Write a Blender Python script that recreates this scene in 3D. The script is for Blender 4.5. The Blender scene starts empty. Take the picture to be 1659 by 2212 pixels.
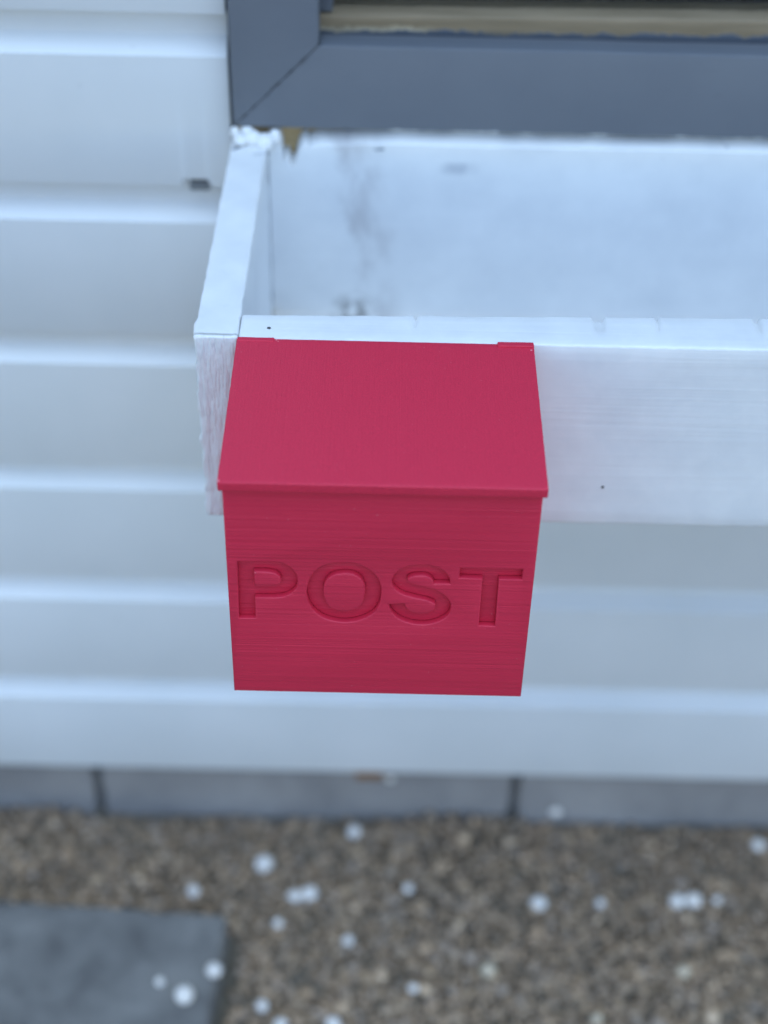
import bpy, bmesh, math, random
import numpy as np
from mathutils import Matrix, Vector, noise

random.seed(7)
rng = np.random.default_rng(7)
scene = bpy.context.scene
col = scene.collection

# ------------------------------------------------------------------ camera
cam_d = bpy.data.cameras.new('camera')
cam = bpy.data.objects.new('camera', cam_d)
col.objects.link(cam)
_p, _y, _r = -0.69028, 0.00648, 0.02614
F = Vector((math.sin(_y) * math.cos(_p), math.cos(_y) * math.cos(_p), math.sin(_p)))
R0 = Vector((math.cos(_y), -math.sin(_y), 0))
U0 = R0.cross(F)
R = R0 * math.cos(_r) + U0 * math.sin(_r)
U = U0 * math.cos(_r) - R0 * math.sin(_r)
M = Matrix((R, U, -F)).transposed().to_4x4()
M.translation = Vector((0.08171, -0.76265, 0.36513))
cam.matrix_world = M
cam_d.sensor_fit = 'VERTICAL'
cam_d.sensor_height = 24.0
cam_d.lens = 3278.86 / 2212 * 24.0
cam_d.clip_start = 0.01
cam_d.clip_end = 400
cam_d.dof.use_dof = True
cam_d.dof.focus_distance = 0.650
cam_d.dof.aperture_fstop = 2.6
cam_d.dof.aperture_blades = 0
scene.camera = cam

# ------------------------------------------------------------------ light
SUN_EL, SUN_AZ = math.radians(76), math.radians(155)      # azimuth from +Y towards +X
world = bpy.data.worlds.new('World')
scene.world = world
world.use_nodes = True
wn = world.node_tree.nodes
wl = world.node_tree.links
sky = wn.new('ShaderNodeTexSky')
sky.sky_type = 'NISHITA'
sky.sun_disc = False
sky.sun_elevation = SUN_EL
sky.sun_rotation = SUN_AZ
sky.air_density = 1.0
sky.dust_density = 0.0
sky.ozone_density = 1.0
bg = wn['Background']
bg.inputs['Strength'].default_value = 0.15
tint = wn.new('ShaderNodeMix')                 # the cool cast of an even cloud cover
tint.data_type = 'RGBA'
tint.blend_type = 'MULTIPLY'
tint.inputs[0].default_value = 1.0
tint.inputs[7].default_value = (1.0, 0.98, 0.97, 1)
wl.new(sky.outputs[0], tint.inputs[6])
wl.new(tint.outputs[2], bg.inputs[0])

sd = bpy.data.lights.new('sun', 'SUN')
sd.energy = 0.95
sd.angle = math.radians(70)
sd.color = (0.77, 1.0, 1.17)
sun = bpy.data.objects.new('sun', sd)
col.objects.link(sun)
sdir = Vector((math.sin(SUN_AZ) * math.cos(SUN_EL), math.cos(SUN_AZ) * math.cos(SUN_EL), math.sin(SUN_EL)))
sun.rotation_euler = sdir.to_track_quat('Z', 'Y').to_euler()
sun.location = (0.5, -1.5, 3)

vs = scene.view_settings
vs.view_transform = 'Standard'
vs.look = 'None'
vs.gamma = 1.0
vs.use_curve_mapping = False
vs.exposure = 0.93


# ------------------------------------------------------------------ helpers
def tag(o, label=None, cat=None, group=None, kind=None):
    if label: o['label'] = label
    if cat: o['category'] = cat
    if group: o['group'] = group
    if kind: o['kind'] = kind
    return o


def empty(name, loc=(0, 0, 0)):
    o = bpy.data.objects.new(name, None)
    o.empty_display_size = 0.02
    o.location = loc
    col.objects.link(o)
    return o


def link(name, me, mat, parent=None, smooth=None):
    o = bpy.data.objects.new(name, me)
    if mat is not None:
        me.materials.append(mat)
    col.objects.link(o)
    if parent is not None:
        o.parent = parent
        root = parent
        off = Vector(root.location)
        while root.parent:
            root = root.parent
            off += Vector(root.location)
        if off.length > 0:
            o.location = -off
    if smooth is not None:
        for p in me.polygons:
            p.use_smooth = True
        me.set_sharp_from_angle(angle=math.radians(smooth))
    return o


def mesh(name, vs_, fs):
    me = bpy.data.meshes.new(name)
    me.from_pydata(vs_, [], fs)
    me.update()
    return me


def axis(a, b, n, r):
    if r <= 0:
        return list(np.linspace(a, b, n + 1))
    inner = np.linspace(a + r, b - r, max(1, n) + 1)
    return [a, a + .12 * r, a + .4 * r] + list(inner) + [b - .4 * r, b - .12 * r, b]


def rounded(name, lo, hi, n=(8, 4, 4), r=.0015, amp=0.0, freq=60., warp=None, seed=0):
    """box with rounded edges, its surface a grid that noise can roughen"""
    ax = [axis(lo[i], hi[i], n[i], r) for i in range(3)]
    L = [len(a) for a in ax]
    idx = {}
    V, Fc = [], []

    def vid(i, j, k):
        key = (i, j, k)
        if key not in idx:
            p = Vector((ax[0][i], ax[1][j], ax[2][k]))
            c = Vector([min(max(p[m], lo[m] + r), hi[m] - r) for m in range(3)])
            d = p - c
            if r > 0 and d.length > 1e-9:
                nrm = d.normalized()
                p = c + nrm * r
            else:
                nrm = Vector((0, 0, 0))
            if amp:
                q = p * freq + Vector((seed * 3.1, seed * 1.7, seed * .9))
                p = p + nrm * (amp * noise.noise(q) + .5 * amp * noise.noise(q * 3.1))
            if warp:
                p = Vector(warp(p))
            idx[key] = len(V)
            V.append(p[:])
        return idx[key]

    for d in range(3):
        a, b = (d + 1) % 3, (d + 2) % 3
        for side in (0, L[d] - 1):
            for i in range(L[a] - 1):
                for j in range(L[b] - 1):
                    q = []
                    for (u, w) in ((i, j), (i + 1, j), (i + 1, j + 1), (i, j + 1)):
                        t = [0, 0, 0]
                        t[d], t[a], t[b] = side, u, w
                        q.append(vid(*t))
                    if side == 0:
                        q.reverse()
                    Fc.append(q)
    return mesh(name, V, Fc)


def prism_x(name, prof, xs, fn=None):
    """closed (y, z) outline swept along x; prof runs counter-clockwise seen from +x"""
    V, Fc = [], []
    n = len(prof)
    for x in xs:
        for k, (y, z) in enumerate(prof):
            p = (x, y, z)
            if fn: p = fn(x, y, z, k)
            V.append(p)
    for i in range(len(xs) - 1):
        for k in range(n):
            k2 = (k + 1) % n
            Fc.append((i * n + k, (i + 1) * n + k, (i + 1) * n + k2, i * n + k2))
    Fc.append(tuple(range(n)))
    Fc.append(tuple(reversed(range((len(xs) - 1) * n, len(xs) * n))))
    me = mesh(name, V, Fc)
    bm = bmesh.new(); bm.from_mesh(me)
    bmesh.ops.recalc_face_normals(bm, faces=bm.faces)
    bm.to_mesh(me); bm.free()
    return me


# ------------------------------------------------------------------ materials
class Mat:
    def __init__(s, name):
        s.m = bpy.data.materials.new(name)
        s.m.use_nodes = True
        s.t = s.m.node_tree
        s.b = s.t.nodes['Principled BSDF']
        s.co = s.t.nodes.new('ShaderNodeTexCoord')

    def n(s, typ, **kw):
        nd = s.t.nodes.new(typ)
        for k, v in kw.items():
            if hasattr(nd, k) and k not in nd.inputs:
                setattr(nd, k, v)
            else:
                s.set(nd.inputs[k], v)
        return nd

    def set(s, sock, v):
        if isinstance(v, bpy.types.NodeSocket):
            s.t.links.new(v, sock)
        else:
            sock.default_value = v

    def map(s, scale=(1, 1, 1), rot=(0, 0, 0), loc=(0, 0, 0)):
        mp = s.t.nodes.new('ShaderNodeMapping')
        s.t.links.new(s.co.outputs['Object'], mp.inputs[0])
        mp.inputs['Scale'].default_value = scale
        mp.inputs['Rotation'].default_value = rot
        mp.inputs['Location'].default_value = loc
        return mp.outputs[0]

    def noise(s, vec, scale=1., detail=3., rough=.5, dist=0.):
        nd = s.n('ShaderNodeTexNoise')
        s.t.links.new(vec, nd.inputs['Vector'])
        nd.inputs['Scale'].default_value = scale
        nd.inputs['Detail'].default_value = detail
        nd.inputs['Roughness'].default_value = rough
        nd.inputs['Distortion'].default_value = dist
        return nd.outputs[0]

    def ramp(s, v, stops):
        nd = s.n('ShaderNodeValToRGB')
        s.t.links.new(v, nd.inputs[0])
        e = nd.color_ramp.elements
        while len(e) < len(stops): e.new(.5)
        for el, (p, c) in zip(e, stops):
            el.position = p
            el.color = tuple(c) + (1,) if len(c) == 3 else c
        return nd.outputs[0]

    def math(s, op, a, b=0., clamp=False):
        nd = s.n('ShaderNodeMath', operation=op)
        nd.use_clamp = clamp
        s.set(nd.inputs[0], a); s.set(nd.inputs[1], b)
        return nd.outputs[0]

    def mix(s, f, a, b):
        nd = s.n('ShaderNodeMix', data_type='RGBA')
        s.set(nd.inputs[0], f)
        s.set(nd.inputs[6], a if not isinstance(a, tuple) or len(a) == 4 else a + (1,))
        s.set(nd.inputs[7], b if not isinstance(b, tuple) or len(b) == 4 else b + (1,))
        return nd.outputs[2]

    def smooth(s, v, a, b):
        nd = s.n('ShaderNodeMapRange', interpolation_type='SMOOTHSTEP')
        s.set(nd.inputs[0], v)
        nd.inputs[1].default_value = a; nd.inputs[2].default_value = b
        return nd.outputs[0]

    def xyz(s):
        nd = s.n('ShaderNodeSeparateXYZ')
        s.t.links.new(s.co.outputs['Object'], nd.inputs[0])
        return nd.outputs

    def bump(s, h, dist, strength=1.0, prev=None):
        nd = s.n('ShaderNodeBump')
        nd.inputs['Strength'].default_value = strength
        nd.inputs['Distance'].default_value = dist
        s.t.links.new(h, nd.inputs['Height'])
        if prev is not None: s.t.links.new(prev, nd.inputs['Normal'])
        s.t.links.new(nd.outputs[0], s.b.inputs['Normal'])
        return nd.outputs[0]

    def base(s, c, rough=.5, spec=.5):
        s.set(s.b.inputs['Base Color'], c if not isinstance(c, tuple) else c + (1,))
        s.set(s.b.inputs['Roughness'], rough)
        s.b.inputs['Specular IOR Level'].default_value = spec
        return s


WHITE = (.83, .83, .82)


def mat_siding():
    m = Mat('white_siding_paint')
    a = m.noise(m.map((6, 40, 40)), 1., 4., .6)
    b = m.noise(m.map((1, 1, 1)), 9., 4., .55)
    c = m.ramp(b, [(.3, (.72, .73, .73)), (.7, (.79, .79, .79))])
    # a few small scuffs
    sp = m.smooth(m.noise(m.map((1, 1, 1)), 70., 2.), .73, .80)
    c = m.mix(m.math('MULTIPLY', sp, .35), c, (.5, .5, .5))
    m.base(c, .42, .5)
    m.bump(a, .0004, .5)
    return m.m


def mat_planter(axis_grain='x'):
    m = Mat('white_planter_paint_' + axis_grain)
    sc = (7, 380, 380) if axis_grain == 'x' else (380, 7, 380)
    g = m.noise(m.map(sc, (0, math.radians(2.5), 0)), 1., 2.5, .55, .0)
    b = m.noise(m.map((1, 1, 1)), 38., 4., .6)
    c = m.ramp(b, [(.3, (.745, .75, .75)), (.68, WHITE)])
    m.base(c, .5, .45)
    h = m.math('ADD', g, m.math('MULTIPLY', b, .5))
    m.bump(h, .0006, .32)
    return m.m


def mat_planter_back():
    """back board: thin grey smear where the paint was rubbed, dark specks at the bottom, grey frame paint at the top edge"""
    m = Mat('white_planter_paint_smeared')
    o = m.xyz()
    g = m.noise(m.map((12, 200, 200)), 1., 4., .6)
    b = m.noise(m.map((1, 1, 1)), 30., 5., .62)
    c = m.ramp(b, [(.3, (.74, .745, .745)), (.68, WHITE)])
    # smear: a leaning streak, widest half way down
    lean = m.math('ADD', o[0], m.math('MULTIPLY', o[2], .14))
    w = m.noise(m.map((30, 1, 22)), 1., 4., .65, .5)
    xx = m.math('ADD', lean, m.math('MULTIPLY', m.math('SUBTRACT', w, .5), .030))
    band = m.math('MULTIPLY', m.smooth(xx, .0545, .060), m.math('SUBTRACT', 1., m.smooth(xx, .063, .083)))
    st = m.noise(m.map((60, 1, 30)), 1., 3., .6)
    smear = m.math('MULTIPLY', band, m.smooth(st, .30, .66))
    c = m.mix(m.math('MULTIPLY', smear, .52), c, (.40, .375, .38))
    # soil stuck near the floor
    dx = m.math('SUBTRACT', o[0], .0655)
    near = m.math('SUBTRACT', 1., m.smooth(m.math('ABSOLUTE', dx), .004, .016))
    low = m.math('SUBTRACT', 1., m.smooth(o[2], -.106, -.088))
    soil = m.math('MULTIPLY', m.math('MULTIPLY', near, low), m.smooth(m.noise(m.map(), 150., 3.), .40, .55))
    c = m.mix(m.math('MULTIPLY', soil, .75), c, (.20, .19, .18))
    # faint grey rub near the top, further right
    d2 = m.math('MULTIPLY', m.math('SUBTRACT', 1., m.smooth(m.math('ABSOLUTE', m.math('SUBTRACT', o[0], .122)), .004, .014)),
                m.math('SUBTRACT', 1., m.smooth(m.math('ABSOLUTE', m.math('SUBTRACT', o[2], -.013)), .001, .005)))
    c = m.mix(m.math('MULTIPLY', m.math('MULTIPLY', d2, m.smooth(st, .35, .6)), .6), c, (.40, .42, .46))
    # slips of the grey brush along the top edge
    tp = m.math('MULTIPLY', m.smooth(o[2], -.006, -.002), m.smooth(m.noise(m.map((70, 1, 120)), 1., 3.), .68, .74))
    c = m.mix(tp, c, (.16, .18, .22))
    m.base(c, .5, .45)
    m.bump(m.math('ADD', g, m.math('MULTIPLY', b, .6)), .0008, .5)
    return m.m


def mat_side_board():
    """painted side board: smooth top, ridged end grain on the sawn front end, grey brush slips at the wall end"""
    m = Mat('white_planter_paint_end_grain')
    o = m.xyz()
    b = m.noise(m.map((1, 1, 1)), 40., 4., .6)
    c = m.ramp(b, [(.3, (.745, .75, .75)), (.68, WHITE)])
    slip = m.math('MULTIPLY', m.math('MULTIPLY', m.smooth(o[2], -.007, -.004), m.smooth(o[1], -.030, -.020)), m.smooth(m.noise(m.map((120, 80, 60), (0, 0, .7)), 1., 2.), .56, .62))
    c = m.mix(slip, c, (.15, .17, .21))
    # growth rings cut across: leaning ridges
    v = m.map((330, 1, 46), (0, math.radians(0), 0))
    rg = m.noise(m.map((420, 0, 42), (0, math.radians(-12), 0)), 1., 3., .6, .3)
    rg2 = m.noise(m.map((120, 0, 60), (0, math.radians(-12), 0)), 1., 3., .6)
    front = m.math('SUBTRACT', 1., m.smooth(o[1], -.2015, -.1995))
    h = m.math('ADD', m.math('MULTIPLY', m.math('ADD', rg, rg2), front), m.math('MULTIPLY', b, .25))
    crack = m.math('MULTIPLY', front, m.math('SUBTRACT', 1., m.smooth(rg, .33, .42)))
    c = m.mix(m.math('MULTIPLY', crack, .35), c, (.50, .45, .45))
    m.base(c, .55, .4)
    m.bump(h, .0016, .8)
    return m.m


def mat_frame():
    m = Mat('blue_grey_frame_paint')
    b = m.noise(m.map((4, 4, 4)), 6., 4., .6)
    g = m.noise(m.map((30, 240, 240)), 1., 3., .55)
    c = m.ramp(b, [(.3, (.124, .136, .158)), (.7, (.137, .149, .170))])
    sp = m.smooth(m.noise(m.map((1, 1, 2.2)), 55., 2., .5, 1.), .735, .78)
    c = m.mix(m.math('MULTIPLY', sp, .5), c, (.10, .11, .13))
    o = m.xyz()
    e1 = m.math('ADD', o[2], m.math('MULTIPLY', m.math('SUBTRACT', m.noise(m.map((95, 1, 60)), 1., 4., .65), .5), -.0065))
    slip = m.math('SUBTRACT', 1., m.smooth(e1, .0078, .0084))
    slip = m.math('MULTIPLY', slip, m.smooth(o[0], .05, .09))
    c = m.mix(slip, c, (.74, .74, .73))
    mit = m.math('ABSOLUTE', m.math('SUBTRACT', m.math('SUBTRACT', o[2], o[0]), .007))
    dirt = m.math('MULTIPLY', m.math('SUBTRACT', 1., m.smooth(mit, .0004, .0026)), m.smooth(m.noise(m.map(), 170., 3., .6), .44, .62))
    c = m.mix(m.math('MULTIPLY', dirt, .6), c, (.045, .05, .055))
    m.base(c, .45, .5)
    m.bump(g, .0003, .5)
    return m.m


def mat_sash():
    """lower part painted blue grey, ragged edge, bare aged wood above"""
    m = Mat('half_painted_sash_wood')
    o = m.xyz()
    n1 = m.noise(m.map((60, 1, 30)), 1., 4., .65)
    n2 = m.noise(m.map((260, 1, 120)), 1., 2., .5)
    edge = m.math('ADD', m.math('ADD', o[2], m.math('MULTIPLY', m.math('SUBTRACT', n1, .5), .010)),
                  m.math('MULTIPLY', m.math('SUBTRACT', n2, .5), .003))
    tilt = m.math('SUBTRACT', edge, m.math('MULTIPLY', o[0], .010))
    f = m.smooth(tilt, .0508, .0516)
    gr = m.noise(m.map((14, 200, 300)), 1., 4., .6)
    wood = m.ramp(gr, [(.3, (.22, .165, .10)), (.7, (.33, .25, .16))])
    pale = m.math('MULTIPLY', m.math('MULTIPLY', m.math('SUBTRACT', 1., m.smooth(tilt, .0518, .0545)),
                                     m.math('SUBTRACT', 1., m.smooth(o[0], .095, .11))), 1.)
    wood = m.mix(pale, wood, (.52, .42, .28))
    c = m.mix(f, (.124, .137, .160), wood)
    m.base(c, .55, .4)
    m.bump(m.math('ADD', gr, m.math('MULTIPLY', f, -2.)), .0005, .6)
    return m.m


def mat_wood(name, a, b, rough=.7):
    m = Mat(name)
    g = m.noise(m.map((12, 200, 240)), 1., 4., .6, .6)
    m.base(m.ramp(g, [(.3, a), (.7, b)]), rough, .3)
    m.bump(g, .0006, .6)
    return m.m


def mat_plain(name, c, rough=.6, n=.12, scale=60.):
    m = Mat(name)
    b = m.noise(m.map(), scale, 4., .6)
    m.base(m.ramp(b, [(.25, tuple(x * (1 - n) for x in c)), (.75, tuple(x * (1 + n) for x in c))]), rough, .4)
    m.bump(b, .0008, .5)
    return m.m


RED = (.62, .0245, .064)


def mat_print(name, layers='z'):
    m = Mat(name)
    m.b.inputs['Subsurface Weight'].default_value = 0.0
    if layers == 'z':
        a = m.noise(m.map((5, 5, 900)), 1., 2., .5)
        b = m.noise(m.map((3, 3, 330), (0, 0, 0), (1, 2, 3)), 1., 3., .6)
        d = m.noise(m.map((10, 10, 1900), (0, 0, 0), (4, 2, 3)), 1., 1., .5)
        h = m.math('ADD', m.math('ADD', a, b), m.math('MULTIPLY', d, .4))
        dist, st = .00032, .8
        cc = m.ramp(b, [(.3, tuple(x * .96 for x in RED)), (.7, tuple(x * 1.03 for x in RED))])
        rough = m.ramp(a, [(.3, (.36,) * 3), (.7, (.50,) * 3)])
    else:
        a = m.noise(m.map((1700, 6, 6)), 1., 2., .5)
        b = m.noise(m.map((900, 120, 200)), 1., 3., .6)
        g = m.noise(m.map(), 1700., 2., .6)
        h = m.math('ADD', m.math('ADD', m.math('MULTIPLY', a, .7), b), m.math('MULTIPLY', g, .8))
        lay = m.noise(m.map((6, 6, 1500)), 1., 2., .5)
        h = m.math('ADD', h, m.math('MULTIPLY', lay, .9))
        dist, st = .00017, .8
        cc = m.ramp(g, [(.3, tuple(x * .91 for x in RED)), (.7, tuple(x * 1.09 for x in RED))])
        rough = .54
    speck = m.smooth(m.noise(m.map(), 620., 2., .5), .735, .79)
    cc = m.mix(m.math('MULTIPLY', speck, .28), cc, (.74, .26, .30))
    m.base(cc, rough, .38)
    m.bump(h, dist, st)
    return m.m


def mat_concrete(name, dark, light, sc=14.):
    m = Mat(name)
    b = m.noise(m.map(), sc, 5., .62, .3)
    f = m.noise(m.map(), 420., 3., .6)
    c = m.ramp(b, [(.32, dark), (.66, light)])
    c = m.mix(m.math('MULTIPLY', m.smooth(f, .55, .75), .3), c, (.14, .14, .15))
    m.base(c, .85, .3)
    m.bump(m.math('ADD', f, m.math('MULTIPLY', b, 2.)), .0016, .6)
    return m.m


def mat_gravel():
    m = Mat('gravel_stones')
    geo = m.n('ShaderNodeNewGeometry')
    rnd = geo.outputs['Random Per Island']
    c = m.ramp(rnd, [(0., (0.188, 0.138, 0.093)), (.22, (0.328, 0.222, 0.137)), (.42, (0.420, 0.288, 0.179)), (.56, (0.303, 0.234, 0.176)),
                     (.70, (0.468, 0.322, 0.195)), (.84, (0.374, 0.290, 0.226)), (.95, (0.561, 0.373, 0.226)), (.99, (0.728, 0.527, 0.348))])
    f = m.noise(m.map(), 500., 3., .6)
    c = m.mix(m.math('MULTIPLY', m.smooth(f, .45, .75), .3), c, (.12, .11, .10))
    m.base(c, .65, .4)
    return m.m


def mat_ground():
    m = Mat('sandy_ground')
    b = m.noise(m.map(), 160., 5., .65)
    c = m.ramp(b, [(.3, (.15, .13, .10)), (.7, (.28, .24, .185))])
    m.base(c, .9, .2)
    m.bump(b, .006, .8)
    return m.m


MS = mat_siding()
MPX = mat_planter('x')
MPY = mat_planter('y')
MPB = mat_planter_back()
MSB = mat_side_board()
MF = mat_frame()
MSASH = mat_sash()
MRAW = mat_wood('bare_pine', (.42, .29, .14), (.64, .47, .25))
MBROWN = mat_wood('old_brown_wood', (.20, .10, .045), (.32, .17, .08))
MDARK = mat_plain('dark_sheathing', (.045, .048, .052), .9)
MROOM = mat_plain('dark_room_boards', (.035, .028, .024), .9)
MPZ = mat_print('red_printed_layers', 'z')
MLID = mat_print('red_printed_lid', 'x')
MBLK = mat_concrete('grey_foundation_concrete', (.25, .235, .23), (.37, .345, .33))
MSLAB = mat_concrete('grey_paving_concrete', (.075, .071, .068), (.25, .235, .215), 15.)
MGR = mat_gravel()
MGND = mat_ground()
MPEB = mat_plain('white_pebble_stone', (.94, .87, .80), .35, .03, 300.)
MNAIL = mat_plain('dark_nail_steel', (.05, .05, .05), .5)

# ------------------------------------------------------------------ ground
ZG = -0.598
me = mesh('ground', [(-60, -60, ZG - .008), (60, -60, ZG - .008), (60, 60, ZG - .008), (-60, 60, ZG - .008)], [(0, 1, 2, 3)])
tag(link('ground', me, MGND), kind='structure')


def gz(x, y):
    h = .0045 * noise.noise(Vector((x * 9 + 4, y * 9, .3))) + .003 * noise.noise(Vector((x * 23, y * 23, 2.)))
    wall = max(0., 1 - (0.02 - y) / .06)
    h += .012 * wall * (noise.noise(Vector((x * 8.5 + 1.2, 0, 7.))) + .15)
    return ZG - .003 + h - .004 * wall


# ------------------------------------------------------------------ house wall
house = empty('house_wall', (0, 0, ZG))
tag(house, 'white house wall of horizontal boards with a grey framed window, behind the planter', 'wall')

PITCH, FACE, GROOVE, ZTOP = .0975, .0766, .0115, .0424
X0, X1 = -1.3, 1.9
WX0, WX1, WZ0, WZ1 = .001, .560, .008, .640      # window outer frame


def board_profile():
    p = [(.0, -.0012), (0, -FACE + .0016), (.0005, -FACE + .0005), (.0016, -FACE), (GROOVE, -FACE + .001), (.024, -FACE + .001),
         (.024, .0212), (GROOVE, .0212), (GROOVE, .0064), (GROOVE - .0006, .0058), (.0012, .0)]
    return p


def make_board(k, xa, xb, chip=None):
    zt = ZTOP - k * PITCH
    n = max(4, int((xb - xa) / .02))
    xs = list(np.linspace(xa, xb, n + 1))
    if chip:
        xs = sorted(set(xs + list(np.linspace(chip[0] - .004, chip[1] + .004, 14))))
    def fn(x, y, z, i):
        dy = .0006 * noise.noise(Vector((x * 5, k * 3.3, .1)))
        dz = .0005 * noise.noise(Vector((x * 4, k * 5.3, 4.1)))
        if i in (0, 1, 2, 3, 10):
            dy += .00025 * noise.noise(Vector((x * 40, k, i * .2)))
        if chip and i in (1, 2, 3) and chip[0] < x < chip[1]:
            dz += .0042
        xx = x
        if x == xs[-1] and chip is not None or (x == xs[-1] and xb < .01):
            xx += .0016 * noise.noise(Vector((z * 90, k * 2., 1.))) - .0006
        return (xx, y + dy, zt + z + dz)
    me = prism_x('siding_board', board_profile(), xs, fn)
    return link('siding_board', me, MS, house, 35)


for k in range(-12, 6):
    zt, zb = ZTOP - k * PITCH, ZTOP - k * PITCH - FACE
    if zt > WZ0 and zb < WZ1:
        make_board(k, X0, -.0012, (-.030, -.014) if k == 0 else None)
        make_board(k, WX1 + .002, X1)
    else:
        make_board(k, X0, X1)
me = rounded('gap_shade', (-.0262, .0016, -.0372), (-.0140, .0095, -.0322), (6, 3, 3), .0015, .0008, 200.)  # grey block whose colour stands in for the shade inside a gap
link('gap_shade', me, mat_plain('grey_gap_shade', (.19, .195, .20), .9), house, 60)
# dark sheathing behind the boards, with the window opening left free
zlow, zhigh = ZTOP - 5 * PITCH - FACE + .004, ZTOP + 12 * PITCH
sh = []
for (a, b, c, d) in ((X0, WX0 + .02, zlow, zhigh), (WX1 - .02, X1, zlow, zhigh),
                     (WX0 + .02, WX1 - .02, zlow, WZ0 + .02), (WX0 + .02, WX1 - .02, WZ1 - .02, zhigh)):
    sh.append((a, b, c, d))
bm = bmesh.new()
for (a, b, c, d) in sh:
    r = bmesh.ops.create_cube(bm, size=1)
    for v in r['verts']:
        v.co = Vector((a if v.co.x < 0 else b, .0245 if v.co.y < 0 else .045, c if v.co.z < 0 else d))
me = bpy.data.meshes.new('sheathing'); bm.to_mesh(me); bm.free()
link('sheathing', me, MDARK, house)
# dark room behind the window
bm = bmesh.new()
r = bmesh.ops.create_cube(bm, size=1)
for v in r['verts']:
    v.co = Vector((X0 if v.co.x < 0 else X1, .0455 if v.co.y < 0 else 1.3, ZG + .02 if v.co.z < 0 else zhigh))
bm.faces.ensure_lookup_table()
bmesh.ops.delete(bm, geom=[f for f in bm.faces if f.normal.y < -.9], context='FACES')
bmesh.ops.reverse_faces(bm, faces=bm.faces)
me = bpy.data.meshes.new('room_lining'); bm.to_mesh(me); bm.free()
link('room_lining', me, MROOM, house)

# window: the lining is the part, its timbers and glass the sub-parts
FW, FT = .046, .012
IX0, IX1, IZ0, IZ1 = WX0 + FW, WX1 - FW, WZ0 + FW, WZ1 - FW
bm = bmesh.new()
lin = [((IX0 - .02, IX0 - .002), (IZ0 - .02, IZ1 + .02)), ((IX1 + .002, IX1 + .02), (IZ0 - .02, IZ1 + .02)),
       ((IX0 - .002, IX1 + .002), (IZ0 - .03, IZ0 - .0155)), ((IX0 - .002, IX1 + .002), (IZ1 + .002, IZ1 + .02))]
for (a, b), (c, d) in lin:
    r = bmesh.ops.create_cube(bm, size=1)
    for v in r['verts']:
        v.co = Vector((a if v.co.x < 0 else b, .0035 if v.co.y < 0 else .055, c if v.co.z < 0 else d))
me = bpy.data.meshes.new('window'); bm.to_mesh(me); bm.free()
window = link('window', me, MF, house)
window['label'] = 'blue grey framed window with dark glass'


def frame_piece(name, along, a, b, lo, sgn):
    """mitred timber; 'along' is the axis it runs on, lo the outer edge, sgn the way its width grows"""
    sec = [(0.0008, -FT), (FW - .002, -FT), (FW - .0004, -FT + .0007), (FW, -FT + .002), (FW, .003), (0, .003), (0, -FT + .0008)]
    g = .0003
    n = 24
    V, Fc = [], []
    m_ = len(sec)
    for i in range(n + 1):
        for (u, y) in sec:
            s, e = a + u + g, b - u - g
            t = s + (e - s) * i / n
            w = lo + sgn * u
            wob = .0003 * noise.noise(Vector((t * 30, lo * 10, u * 20)))
            V.append((t, y + wob * .5, w + wob) if along == 'x' else (w + wob, y + wob * .5, t))
    for i in range(n):
        for k in range(m_):
            k2 = (k + 1) % m_
            Fc.append((i * m_ + k, (i + 1) * m_ + k, (i + 1) * m_ + k2, i * m_ + k2))
    Fc += [tuple(range(m_)), tuple(reversed(range(n * m_, n * m_ + m_)))]
    me = mesh(name, V, Fc)
    bm = bmesh.new(); bm.from_mesh(me); bmesh.ops.recalc_face_normals(bm, faces=bm.faces); bm.to_mesh(me); bm.free()
    return link(name, me, MF, window, 40)


frame_piece('frame_rail', 'x', WX0, WX1, WZ0, 1)
frame_piece('frame_rail', 'x', WX0, WX1, WZ1, -1)
frame_piece('frame_stile', 'z', WZ0, WZ1, WX0, 1)
frame_piece('frame_stile', 'z', WZ0, WZ1, WX1, -1)


def sash_top(p):
    x, y, z = p
    if z > .05:
        z += (x - .05) * .012
    return (x, y, z)


me = rounded('sash_rail', (IX0 - .0018, .0136, IZ0 - .014), (IX1 + .0018, .040, .0598), (60, 3, 6), .0012, .0004, 90., sash_top)
link('sash_rail', me, MSASH, window, 50)
me = rounded('sash_stile', (IX0 - .0018, .0150, .0606), (IX0 + .006, .040, IZ1), (2, 2, 30), .0012, .0003, 90.)
link('sash_stile', me, MF, window, 50)
me = rounded('sash_stile', (IX1 - .006, .0150, .0670), (IX1 + .0018, .040, IZ1), (2, 2, 30), .0012, .0003, 90.)
link('sash_stile', me, MF, window, 50)
gm = bpy.data.materials.new('window_glass'); gm.use_nodes = True
gb = gm.node_tree.nodes['Principled BSDF']
gb.inputs['Base Color'].default_value = (.92, .95, .95, 1)
gb.inputs['Roughness'].default_value = .02
gb.inputs['Transmission Weight'].default_value = 1.0
gb.inputs['IOR'].default_value = 1.45
bm = bmesh.new()
r = bmesh.ops.create_cube(bm, size=1)
for v in r['verts']:
    v.co = Vector((IX0 + .0065 if v.co.x < 0 else IX1 - .0065, .026 if v.co.y < 0 else .030, .058 if v.co.z < 0 else IZ1))
me = bpy.data.meshes.new('glass_pane'); bm.to_mesh(me); bm.free()
link('glass_pane', me, gm, window)

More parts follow.
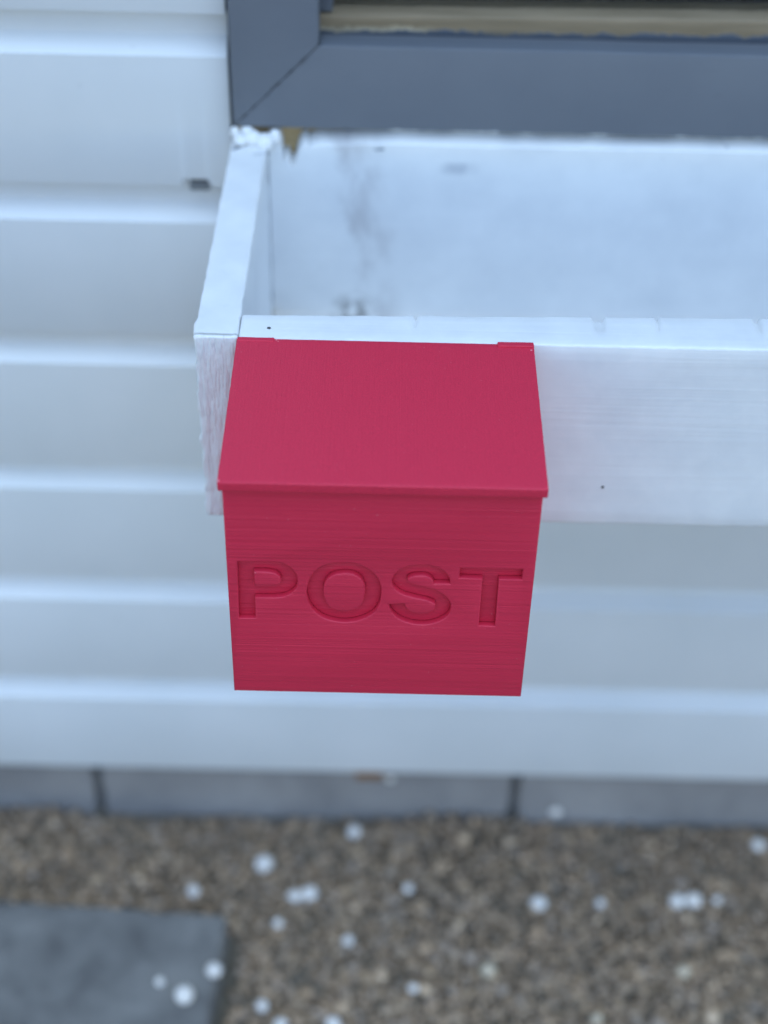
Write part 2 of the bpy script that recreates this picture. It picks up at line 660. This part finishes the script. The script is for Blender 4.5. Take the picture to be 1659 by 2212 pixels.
# foundation blocks under the lowest board
BL = .330
for i in range(-4, 6):
    a = .2000 + (i - 1) * BL
    dy = random.uniform(-.002, .003)
    me = rounded('foundation_block', (a - .0005, .025 + dy, ZG - .06), (a + BL - .0075, .116, ZTOP - 5 * PITCH - FACE + .012 - random.uniform(0, .004)),
                 (24, 6, 12), .004, .0012, 110., None, i + 9)
    link('foundation_block', me, MBLK, house, 60)
me = rounded('mortar_joint', (X0, .0335, ZG - .05), (X1, .100, ZTOP - 5 * PITCH - FACE + .002), (2, 2, 2), .001)
link('mortar_joint', me, mat_concrete('grey_mortar', (.17, .165, .16), (.26, .25, .24), 60.), house)
me = rounded('wood_wedge', (.070, .010, ZTOP - 5 * PITCH - FACE - .0205), (.091, .03, ZTOP - 5 * PITCH - FACE - .004), (4, 3, 2), .001, .0004, 200.)
link('wood_wedge', me, MBROWN, house, 50)

# ------------------------------------------------------------------ planter
D, H, T = .2027, .102, .0194
PX1 = .560
planter = empty('planter_box', (0, -D, -H))
tag(planter, 'white painted wooden window planter under the grey window, red mailbox on its front', 'planter')


def side_warp(p):
    x, y, z = p
    # sawn outer edge frays at the front end
    if x < .004 and y < -D + .012:
        x += .0014 * noise.noise(Vector((0, y * 60, z * 130))) + .0008 * noise.noise(Vector((5, y * 60, z * 330)))
    return (x, y, z)


me = rounded('side_board', (0, -D, -H), (T - .0002, -.001, 0), (8, 40, 40), .0011, .0005, 160., side_warp, 1)
link('side_board', me, MSB, planter, 60)
me = rounded('side_board', (PX1 - T, -D, -H), (PX1, -.001, 0), (6, 20, 16), .0011, .0004, 160., None, 2)
link('side_board', me, MSB, planter, 60)


def front_warp(p):
    x, y, z = p
    u = (y + D) / T
    if u > 0:
        y = -D + (y + D) * (1 + .36 * min(1.2, max(0, (x - T) / .237)))
    if z > -.004 and u > .7:                       # small nicks in the inner top edge
        for nx, nw in ((.0975, .0010), (.1795, .0021), (.2060, .0009), (.251, .0013)):
            if abs(x - nx) < nw:
                y -= .0018; z -= .0014
    if u > .8 and z > -.003:
        y += .0006 * noise.noise(Vector((x * 45, 3, 0))) + .0003 * noise.noise(Vector((x * 160, 1, 0)))
    if u < .12 and z > -.003:
        z += .0003 * noise.noise(Vector((x * 240, 0, 3)))
    return (x, y, z)


me = rounded('front_board', (T + .0002, -D, -H), (PX1 - T - .0002, -D + T, -.0002), (420, 4, 14), .0013, .00022, 45., front_warp, 3)
link('front_board', me, MPX, planter, 60)
# back board with a broken, over-painted top edge at its left end
top = [(T + .0002, .0035), (.0215, .0050), (.0242, .0052), (.0262, .0035), (.0269, .0000), (.0274, -.0075), (.0288, -.0058), (.0302, -.0064),
       (.0318, -.0108), (.0334, -.0102), (.0349, -.0030), (.0366, .0022), (.0382, .0040), (.0405, .0042), (.0415, .0018), (.0425, .0030),
       (.046, .0044), (.0520, .0050), (.0560, .0046), (.062, .0050), (.068, .0062), (.09, .0066), (.14, .0062), (.25, .0066), (.38, .0064), (PX1 - T - .0002, .0064)]
txs = [p[0] for p in top]; tzs = [p[1] for p in top]
xs = sorted(set(txs + list(np.linspace(.0196, .07, 50)) + list(np.linspace(.07, PX1 - T - .0002, 120))))
V, Fc = [], []
zr = [-H - .010, -.08, -.06, -.04, -.025, -.015, -.009, -.0045, 0.0]
for x in xs:
    zt = float(np.interp(x, txs, tzs)) - .0012 + .0004 * noise.noise(Vector((x * 200, 0, 0)))
    for y0 in (0, 1):
        for j, z in enumerate(zr):
            zz = z + zt * max(0., 1 + z / .03)
            yy = (-.0125 if j < len(zr) - 1 else -.0050) if y0 == 0 else -.0012
            V.append((x, yy, zz))
n = len(zr)
for i in range(len(xs) - 1):
    a, b = i * 2 * n, (i + 1) * 2 * n
    for j in range(n - 1):
        Fc.append((a + j, b + j, b + j + 1, a + j + 1))
        Fc.append((a + n + j, a + n + j + 1, b + n + j + 1, b + n + j))
    Fc.append((a + n - 1, b + n - 1, b + 2 * n - 1, a + 2 * n - 1))
    Fc.append((a, a + n, b + n, b))
e = (len(xs) - 1) * 2 * n
for j in range(n - 1):
    Fc.append((j, j + 1, n + j + 1, n + j))
    Fc.append((e + j, e + n + j, e + n + j + 1, e + j + 1))
link('back_board', mesh('back_board', V, Fc), MPB, planter, 50)
me = rounded('floor_board', (T, -D + .030, -.1160), (PX1 - T, -.0128, -.1115), (20, 6, 2), .001, .0003, 60.)
link('floor_board', me, MPX, planter, 50)
# bare batten that shows through the broken edge
me = rounded('bare_batten', (.0015, -.0011, -.030), (.060, .0022, .0079), (12, 2, 6), .0005, .0002, 200.)
link('bare_batten', me, MRAW, planter, 50)
# thick paint drips at the wall end of the side board
for (x, y, z, rx, ry, rz) in ((.0050, -.0165, .0030, .0036, .0050, .0030), (.0112, -.0140, .0030, .0048, .0050, .0044),
                              (.0180, -.0150, .0010, .0050, .0056, .0050), (.0020, -.0130, .0052, .0024, .0020, .0034),
                              (.0232, -.0128, .0030, .0032, .0024, .0046), (.0085, -.0120, .0062, .0036, .0020, .0022)):
    bm = bmesh.new()
    bmesh.ops.create_icosphere(bm, subdivisions=3, radius=1)
    for v in bm.verts:
        s = 1 + .12 * noise.noise(v.co * 2 + Vector((x * 900, 0, 0)))
        v.co = Vector((x + v.co.x * rx * s, y + v.co.y * ry * s, z + v.co.z * rz * s))
    me = bpy.data.meshes.new('paint_lump'); bm.to_mesh(me); bm.free()
    link('paint_lump', me, MPY, planter, 60)
# two nail heads
for (p, nrm, r_) in (((.0325, -D + .0078, .0001), 'z', .0006), ((.1880, -D - .0001, -.0790), 'y', .0008)):
    bm = bmesh.new()
    bmesh.ops.create_cone(bm, cap_ends=True, segments=12, radius1=r_, radius2=r_ * .8, depth=.0008)
    rot = Matrix.Identity(4) if nrm == 'z' else Matrix.Rotation(math.radians(90), 4, 'X')
    bmesh.ops.transform(bm, matrix=Matrix.Translation(p) @ rot @ Matrix.Diagonal((1.6 if nrm == 'z' else 1, .7 if nrm == 'z' else 1, 1, 1)), verts=bm.verts)
    me = bpy.data.meshes.new('nail_head'); bm.to_mesh(me); bm.free()
    link('nail_head', me, MNAIL, planter)

# ------------------------------------------------------------------ mailbox
mail = empty('mailbox', (.084, -D - .045, -.124))
tag(mail, 'small red mailbox with POST cut into its front, hung on the white planter', 'mailbox')
YF = -.2944
BX0, BX1, BZ0 = .02034, .14770, -.1264
REC = .0033
TILT = math.atan2(.0049, .0957)
LT = .00475

L_P = [(24.93, -47.39, 1), (32.93, -47.2, 1), (41.2, -47.3, 0), (44.18, -48.21, 0), (46.78, -50.27, 0), (48.43, -52.76, 0), (49.25, -55.02, 0), (49.43, -57.57, 0), (49.05, -60.92, 0), (47.67, -63.55, 0), (45.72, -65.42, 0), (43.4, -66.67, 0), (40.7, -67.27, 0), (38.58, -67.46, 1), (31.48, -67.54, 1), (31.26, -79.57, 1), (24.36, -79.78, 1)]
L_PI = [(31.56, -53.0, 1), (35.57, -52.95, 1), (38.4, -53.18, 0), (40.65, -54.0, 0), (42.13, -55.48, 0), (42.75, -57.51, 0), (42.23, -59.32, 0), (41.06, -60.38, 0), (39.33, -60.95, 0), (36.27, -61.14, 1), (31.42, -61.05, 1)]
L_O = [(53.36, -62.97, 0), (54.8, -55.86, 0), (57.76, -51.02, 0), (61.1, -48.43, 0), (65.24, -47.15, 0), (69.79, -46.74, 0), (73.72, -47.23, 0), (77.68, -49.33, 0), (81.47, -52.84, 0), (83.63, -57.26, 0), (84.4, -62.34, 0), (83.85, -68.96, 0), (81.82, -74.24, 0), (78.67, -77.55, 0), (74.42, -79.74, 0), (69.72, -80.77, 0), (65.23, -80.31, 0), (60.75, -78.68, 0), (57.35, -75.85, 0), (54.84, -71.84, 0), (53.62, -67.26, 0)]
L_OI = [(60.19, -62.49, 0), (60.63, -59.07, 0), (62.11, -56.07, 0), (64.61, -53.89, 0), (68.36, -52.89, 0), (71.69, -52.98, 0), (74.62, -54.44, 0), (76.63, -56.91, 0), (77.61, -60.27, 0), (77.69, -63.4, 0), (77.27, -67.13, 0), (76.04, -70.63, 0), (73.51, -73.03, 0), (69.7, -74.4, 0), (66.29, -73.97, 0), (63.53, -72.46, 0), (61.63, -70.19, 0), (60.49, -66.48, 0)]
L_S = [(113.04, -57.38, 1), (106.39, -57.45, 1), (105.74, -55.68, 0), (104.36, -54.18, 0), (102.62, -53.34, 0), (100.34, -53.16, 0), (97.7, -53.61, 0), (96.03, -54.43, 0), (95.2, -55.47, 0), (95.53, -56.87, 0), (97.09, -57.98, 0), (99.77, -58.67, 0), (103.43, -59.72, 0), (107.31, -61.29, 0), (110.26, -63.27, 0), (112.49, -65.81, 0), (113.68, -68.66, 0), (113.9, -71.28, 0), (113.45, -73.94, 0), (112.03, -76.65, 0), (109.41, -78.86, 0), (106.36, -80.43, 0), (102.5, -81.14, 0), (98.4, -80.8, 0), (95.06, -79.69, 0), (92.29, -78.04, 0), (90.1, -75.7, 0), (88.68, -73.09, 0), (87.74, -69.69, 1), (94.27, -69.1, 1), (95.01, -71.32, 0), (96.41, -73.12, 0), (98.19, -74.4, 0), (101.11, -74.84, 0), (103.42, -74.64, 0), (105.7, -73.64, 0), (107.0, -72.28, 0), (107.47, -70.68, 0), (107.25, -69.11, 0), (105.87, -68.1, 0), (103.71, -67.12, 0), (100.8, -66.29, 0), (97.71, -65.47, 0), (94.61, -64.39, 0), (91.89, -62.78, 0), (89.92, -60.51, 0), (88.91, -57.96, 0), (88.95, -55.66, 0), (89.92, -52.83, 0), (91.56, -50.5, 0), (94.15, -48.53, 0), (97.88, -47.49, 0), (102.95, -47.19, 0), (105.79, -47.68, 0), (108.69, -49.24, 0), (111.05, -51.44, 0), (112.51, -54.2, 0)]
L_T = [(116.91, -48.29, 1), (142.66, -48.43, 1), (142.75, -54.16, 1), (133.08, -54.32, 1), (133.31, -81.22, 1), (126.36, -81.11, 1), (126.41, -54.21, 1), (116.63, -54.01, 1)]


def curve_pts(pts, sub=5):
    """points in mm -> closed outline in m; runs between corners are Catmull-Rom curves"""
    n = len(pts)
    out = []
    for i in range(n):
        p0, p1, p2, p3 = pts[i - 1], pts[i], pts[(i + 1) % n], pts[(i + 2) % n]
        if p1[2]: p0 = p1
        if p2[2]: p3 = p2
        straight = p1[2] and p2[2]
        m_ = 1 if straight else sub
        for s in range(m_):
            t = s / m_
            q = []
            for c in (0, 1):
                a, b, c_, d = p0[c], p1[c], p2[c], p3[c]
                q.append(.5 * ((2 * b) + (-a + c_) * t + (2 * a - 5 * b + 4 * c_ - d) * t * t + (-a + 3 * b - 3 * c_ + d) * t ** 3))
            out.append((q[0] / 1000, (q[1] - 2.4) / 1000))
    return out


def plate(name, loops, y_front, thick, bevel, mat, parent, offset=0.):
    cu = bpy.data.curves.new(name, 'CURVE')
    cu.dimensions = '2D'
    cu.fill_mode = 'BOTH'
    cu.extrude = thick / 2 - bevel
    cu.bevel_depth = bevel
    cu.bevel_resolution = 2
    cu.offset = offset - bevel
    for lp in loops:
        sp = cu.splines.new('POLY')
        sp.points.add(len(lp) - 1)
        for q, pt in zip(lp, sp.points):
            pt.co = (q[0], q[1], 0, 1)
        sp.use_cyclic_u = True
    tmp = bpy.data.objects.new(name, cu)
    col.objects.link(tmp)
    dg = bpy.context.evaluated_depsgraph_get()
    me = bpy.data.meshes.new_from_object(tmp.evaluated_get(dg))
    bpy.data.objects.remove(tmp)
    # curve plane (x, y) becomes (x, z); its +z faces the viewer (-y)
    me.transform(Matrix(((1, 0, 0, 0), (0, 0, -1, y_front + thick / 2), (0, 1, 0, 0), (0, 0, 0, 1))))
    me.name = name
    me.materials.clear()
    bm = bmesh.new(); bm.from_mesh(me)
    bmesh.ops.remove_doubles(bm, verts=bm.verts, dist=1e-6)
    bm.to_mesh(me); bm.free()
    return link(name, me, mat, parent, 35)


def roughen(lp, amp=.00016):
    out = []
    for i, (x, z) in enumerate(lp):
        nx, nz = lp[(i + 1) % len(lp)]
        out.append((x, z + amp * noise.noise(Vector((x * 900, z * 900, 0)))))
    return out


def topz(y):
    return -.0049 * ((-D - y) / .0957) - LT


outer = [(BX0, BZ0), (BX1, BZ0), (BX1, topz(YF) - .0006), (BX0, topz(YF) - .0006)]
loops = {c: roughen(curve_pts(l)) for c, l in (('P', L_P), ('PI', L_PI), ('O', L_O), ('OI', L_OI), ('S', L_S), ('T', L_T))}
front = plate('front_panel', [outer] + list(loops.values()), YF, REC, .0006, MPZ, mail)
for nm, lps in (('P', ['P', 'PI']), ('O', ['O', 'OI']), ('S', ['S']), ('T', ['T'])):
    o = plate('letter', [loops[c] for c in lps], YF + REC - .0003, .0002, .00002, MPZ, front, -.00006)
    o['label'] = 'sunken letter ' + nm
yb = YF + REC + .00002
me = prism_x('body', [(-D - .0002, BZ0), (-D - .0002, topz(-D) - .0002), (yb, topz(yb) - .0002), (yb, BZ0)], list(np.linspace(BX0, BX1, 9)))
link('body', me, MPZ, mail)


def lid_warp(p):
    x, y, z = p
    dy, dz = y + D, z
    c, s = math.cos(TILT), math.sin(TILT)
    yy = -D - .0003 + dy * c - dz * s
    zz = dy * s + dz * c
    if z < -.003 and y < -D - .094:      # the printed lower lip sags a little
        zz += .0002 * noise.noise(Vector((x * 120, 0, 0)))
    return (x, yy, zz)


me = rounded('lid', (.0190, -D - .0957, -LT), (.1490, -D, -.0001), (60, 40, 5), .00055, .00012, 300., lid_warp)
link('lid', me, MLID, mail, 50)
for (a, b, hz, dp) in ((.0192, .0354, .0001, .0026), (.1330, .1489, .0006, .0030)):
    me = rounded('hinge_lug', (a, -D - dp, -.0020), (b, -D + .0004, hz), (10, 4, 3), .0004, .0001, 300.)
    link('hinge_lug', me, MLID, mail, 50)

for (x, y, z, r_) in ((.1476, -D - .0046, -.0004, .0005), (.0364, -D - .0012, -.0002, .00045), (.0195, -D - .0950, -.0049, .0006), (.0372, -D - .0022, -.0003, .0003)):
    bm = bmesh.new()
    bmesh.ops.create_icosphere(bm, subdivisions=2, radius=r_)
    bmesh.ops.translate(bm, vec=(x, y, z), verts=bm.verts)
    me = bpy.data.meshes.new('print_nub'); bm.to_mesh(me); bm.free()
    link('print_nub', me, mat_plain('pale_red_stressed_plastic', (.72, .20, .24), .5) if r_ == .0005 else bpy.data.materials['pale_red_stressed_plastic'], mail, 60)

# ------------------------------------------------------------------ paving slab
slab = None
ang = math.radians(-3.2)


def slab_warp(p):
    x, y, z = p
    c, s = math.cos(ang), math.sin(ang)
    return (-.0215 + x * c - y * s, -.0895 + x * s + y * c, z)


me = rounded('paving_slab', (-.60, -.30, ZG - .03), (0, 0, ZG + .020), (60, 30, 5), .0045, .0018, 70., slab_warp, 4)
slab = link('paving_slab', me, MSLAB, None, 60)
tag(slab, 'mottled grey concrete paving slab lying in the gravel below the wall', 'paving slab')

# ------------------------------------------------------------------ gravel
bm = bmesh.new()
bmesh.ops.create_icosphere(bm, subdivisions=1, radius=1)
bv = np.array([v.co[:] for v in bm.verts]); bf = np.array([[v.index for v in f.verts] for f in bm.faces])
bm.free()
pts = []
sl = -.0215
for _ in range(52000):
    if random.random() < .62:
        x, y = random.uniform(-.34, .55), random.uniform(-.36, .020)
    else:
        x, y = random.uniform(-1.2, 1.6), random.uniform(-.95, .012)
    # keep the slab free
    lx, ly = x + .0215, y + .0895
    c, s = math.cos(-ang), math.sin(-ang)
    ux, uy = lx * c - ly * s, lx * s + ly * c
    if -.6 < ux < .002 and -.3 < uy < .001:
        continue
    r = .0014 + .0032 * random.random() ** 2.4 + (.0028 if random.random() < .04 else 0)
    z = gz(x, y) + random.uniform(-.004, .003)
    if -.004 < ux < .010 and uy < 0: z -= .016        # settled along the slab edge
    pts.append((x, y, z, r))
n = len(pts)
A = np.array(pts)
nv, nf = len(bv), len(bf)
sc = A[:, 3:4] * np.stack([rng.uniform(.8, 1.35, n), rng.uniform(.75, 1.2, n), rng.uniform(.55, .95, n)], 1)
th = rng.uniform(0, 2 * math.pi, n)
off = rng.normal(0, .13, (n, nv, 1))
P = bv[None] * (1 + off) * sc[:, None, :]
c, s = np.cos(th)[:, None], np.sin(th)[:, None]
PX = P[:, :, 0] * c - P[:, :, 1] * s
PY = P[:, :, 0] * s + P[:, :, 1] * c
P = np.stack([PX, PY, P[:, :, 2]], 2) + A[:, None, :3]
V = P.reshape(-1, 3).astype(np.float32)
FI = (bf[None] + (np.arange(n) * nv)[:, None, None]).reshape(-1).astype(np.int32)
me = bpy.data.meshes.new('gravel')
me.vertices.add(len(V)); me.vertices.foreach_set('co', V.ravel())
me.loops.add(len(FI)); me.loops.foreach_set('vertex_index', FI)
me.polygons.add(n * nf)
me.polygons.foreach_set('loop_start', np.arange(0, len(FI), 3, dtype=np.int32))
me.polygons.foreach_set('loop_total', np.full(n * nf, 3, dtype=np.int32))
me.polygons.foreach_set('use_smooth', np.ones(n * nf, dtype=bool))
me.update()
tag(link('gravel', me, MGR), kind='stuff')

# ------------------------------------------------------------------ white pebbles
bm = bmesh.new()
bmesh.ops.create_icosphere(bm, subdivisions=3, radius=1)
for v in bm.verts:
    v.co *= 1 + .06 * noise.noise(v.co * 1.3)
    v.co.z *= .88
peb = bpy.data.meshes.new('white_pebble'); bm.to_mesh(peb); bm.free()
peb.polygons.foreach_set('use_smooth', [True] * len(peb.polygons))
peb.materials.append(MPEB)
CAM = M.translation


def ground_hit(u, w, z):
    d = F + R * ((u - 829.5) / 3278.86) - U * ((w - 1106) / 3278.86)
    return CAM + d * ((z - CAM.z) / d.z)


# (place seen in the photograph -> spot on the ground, radius in mm, which one)
spots = [
    (570, 1860, 6.2, 0, 'largest bright white pebble on the gravel below the left edge of the red mailbox'),
    (669, 1922, 5.4, 0, 'bright white pebble, right one of the touching pair nearest the paving slab'),
    (636, 1929, 4.8, 0, 'bluish white pebble, left one of the touching pair nearest the paving slab'),
    (418, 1924, 4.2, 0, 'pale pebble on the gravel just behind the back edge of the paving slab'),
    (765, 1785, 4.8, 0, 'white pebble at the foot of the middle foundation block'),
    (565, 2165, 3.9, 0, 'pale pebble on the gravel beside the slab, low in the photo'),
    (752, 2023, 3.7, 0, 'dim pale pebble on open gravel between the slab and the cream pebble'),
    (882, 1914, 3.4, 0, 'dim pale pebble on the gravel straight below the middle of the mailbox'),
    (1165, 1941, 5.4, 0, 'single bright white pebble on the gravel in front of the right block joint'),
    (1298, 1942, 3.2, 0, 'dim pale pebble right of the single bright one before the right block joint'),
    (1464, 1939, 5.2, 0, 'bright white pebble, left one of the touching pair on the right gravel'),
    (1499, 1939, 5.2, 0, 'bright white pebble, right one of the touching pair on the right gravel'),
    (1550, 1938, 3.0, 0, 'dim pale pebble just right of the bright touching pair on the right gravel'),
    (1055, 2092, 5.0, 1, 'larger cream pebble on the low gravel below the right edge of the mailbox'),
    (1478, 2093, 4.4, 1, 'cream pebble on the low gravel below the bright touching pair'),
    (1640, 1812, 4.6, 0, 'white pebble at the foot of the foundation, cut by the right photo edge'),
    (606, 2207, 4.4, 0, 'white pebble cut by the bottom photo edge, the one nearer the slab'),
    (720, 2206, 4.6, 0, 'white pebble cut by the bottom photo edge, the one farther from the slab'),
    (600, 1990, 3.4, 0, 'faint pale pebble on the gravel off the back right corner of the slab'),
    (1290, 2195, 3.8, 1, 'faint cream pebble close to the bottom photo edge, right of the middle'),
    (893, 2128, 3.2, 0, 'faint pale pebble on the low gravel left of the larger cream pebble'),
]
MCRM = mat_plain('cream_pebble_stone', (.70, .58, .42), .45, .08, 300.)
peb2 = peb.copy()
peb2.materials.clear()
peb2.materials.append(MCRM)


def pebble(p, r, me, lab, grp):
    o = bpy.data.objects.new('white_pebble' if me is peb else 'cream_pebble', me)
    o.location = p
    o.scale = (r / 850,) * 3
    o.rotation_euler = (random.uniform(-.3, .3), random.uniform(-.3, .3), random.uniform(0, 6))
    col.objects.link(o)
    tag(o, lab, 'pebble', grp)


for (u, w, r, cream, lab) in spots:
    p = ground_hit(u, w, ZG + .004)
    if p.y > .010: p.y = .008
    pebble((p.x, p.y, gz(p.x, p.y) + .0035), r, peb2 if cream else peb, lab, 'pale pebbles scattered on the gravel')
for (u, w, r, lab) in ((463, 2097, 4.8, 'round white pebble on the grey paving slab, close to its right edge'),
                       (398, 2151, 5.6, 'bright oval white pebble on the grey paving slab, the lowest in view'),
                       (345, 2120, 2.8, 'tiny faint white pebble in the middle of the grey paving slab')):
    p = ground_hit(u, w, ZG + .022)
    pebble((p.x, p.y, ZG + .020 + r / 1000 * .6), r, peb, lab, 'white pebbles on the paving slab')
# two flattened white specks set on the foundation face
for (u, w, r, lab) in ((1200, 1755, 4.8, 'round white speck on the right foundation block'),
                       (843, 1683, 3.2, 'small pale speck high on the middle foundation block')):
    d = F + R * ((u - 829.5) / 3278.86) - U * ((w - 1106) / 3278.86)
    p = CAM + d * ((.0218 - CAM.y) / d.y)
    bm = bmesh.new()
    bmesh.ops.create_icosphere(bm, subdivisions=3, radius=r / 1000)
    for v in bm.verts:
        v.co *= 1 + .1 * noise.noise(v.co * 300)
        v.co.y *= .35
    me = bpy.data.meshes.new('white_speck'); bm.to_mesh(me); bm.free()
    o = link('white_speck', me, MPEB, None, 60)
    o.location = p
    tag(o, lab, 'paint spot')
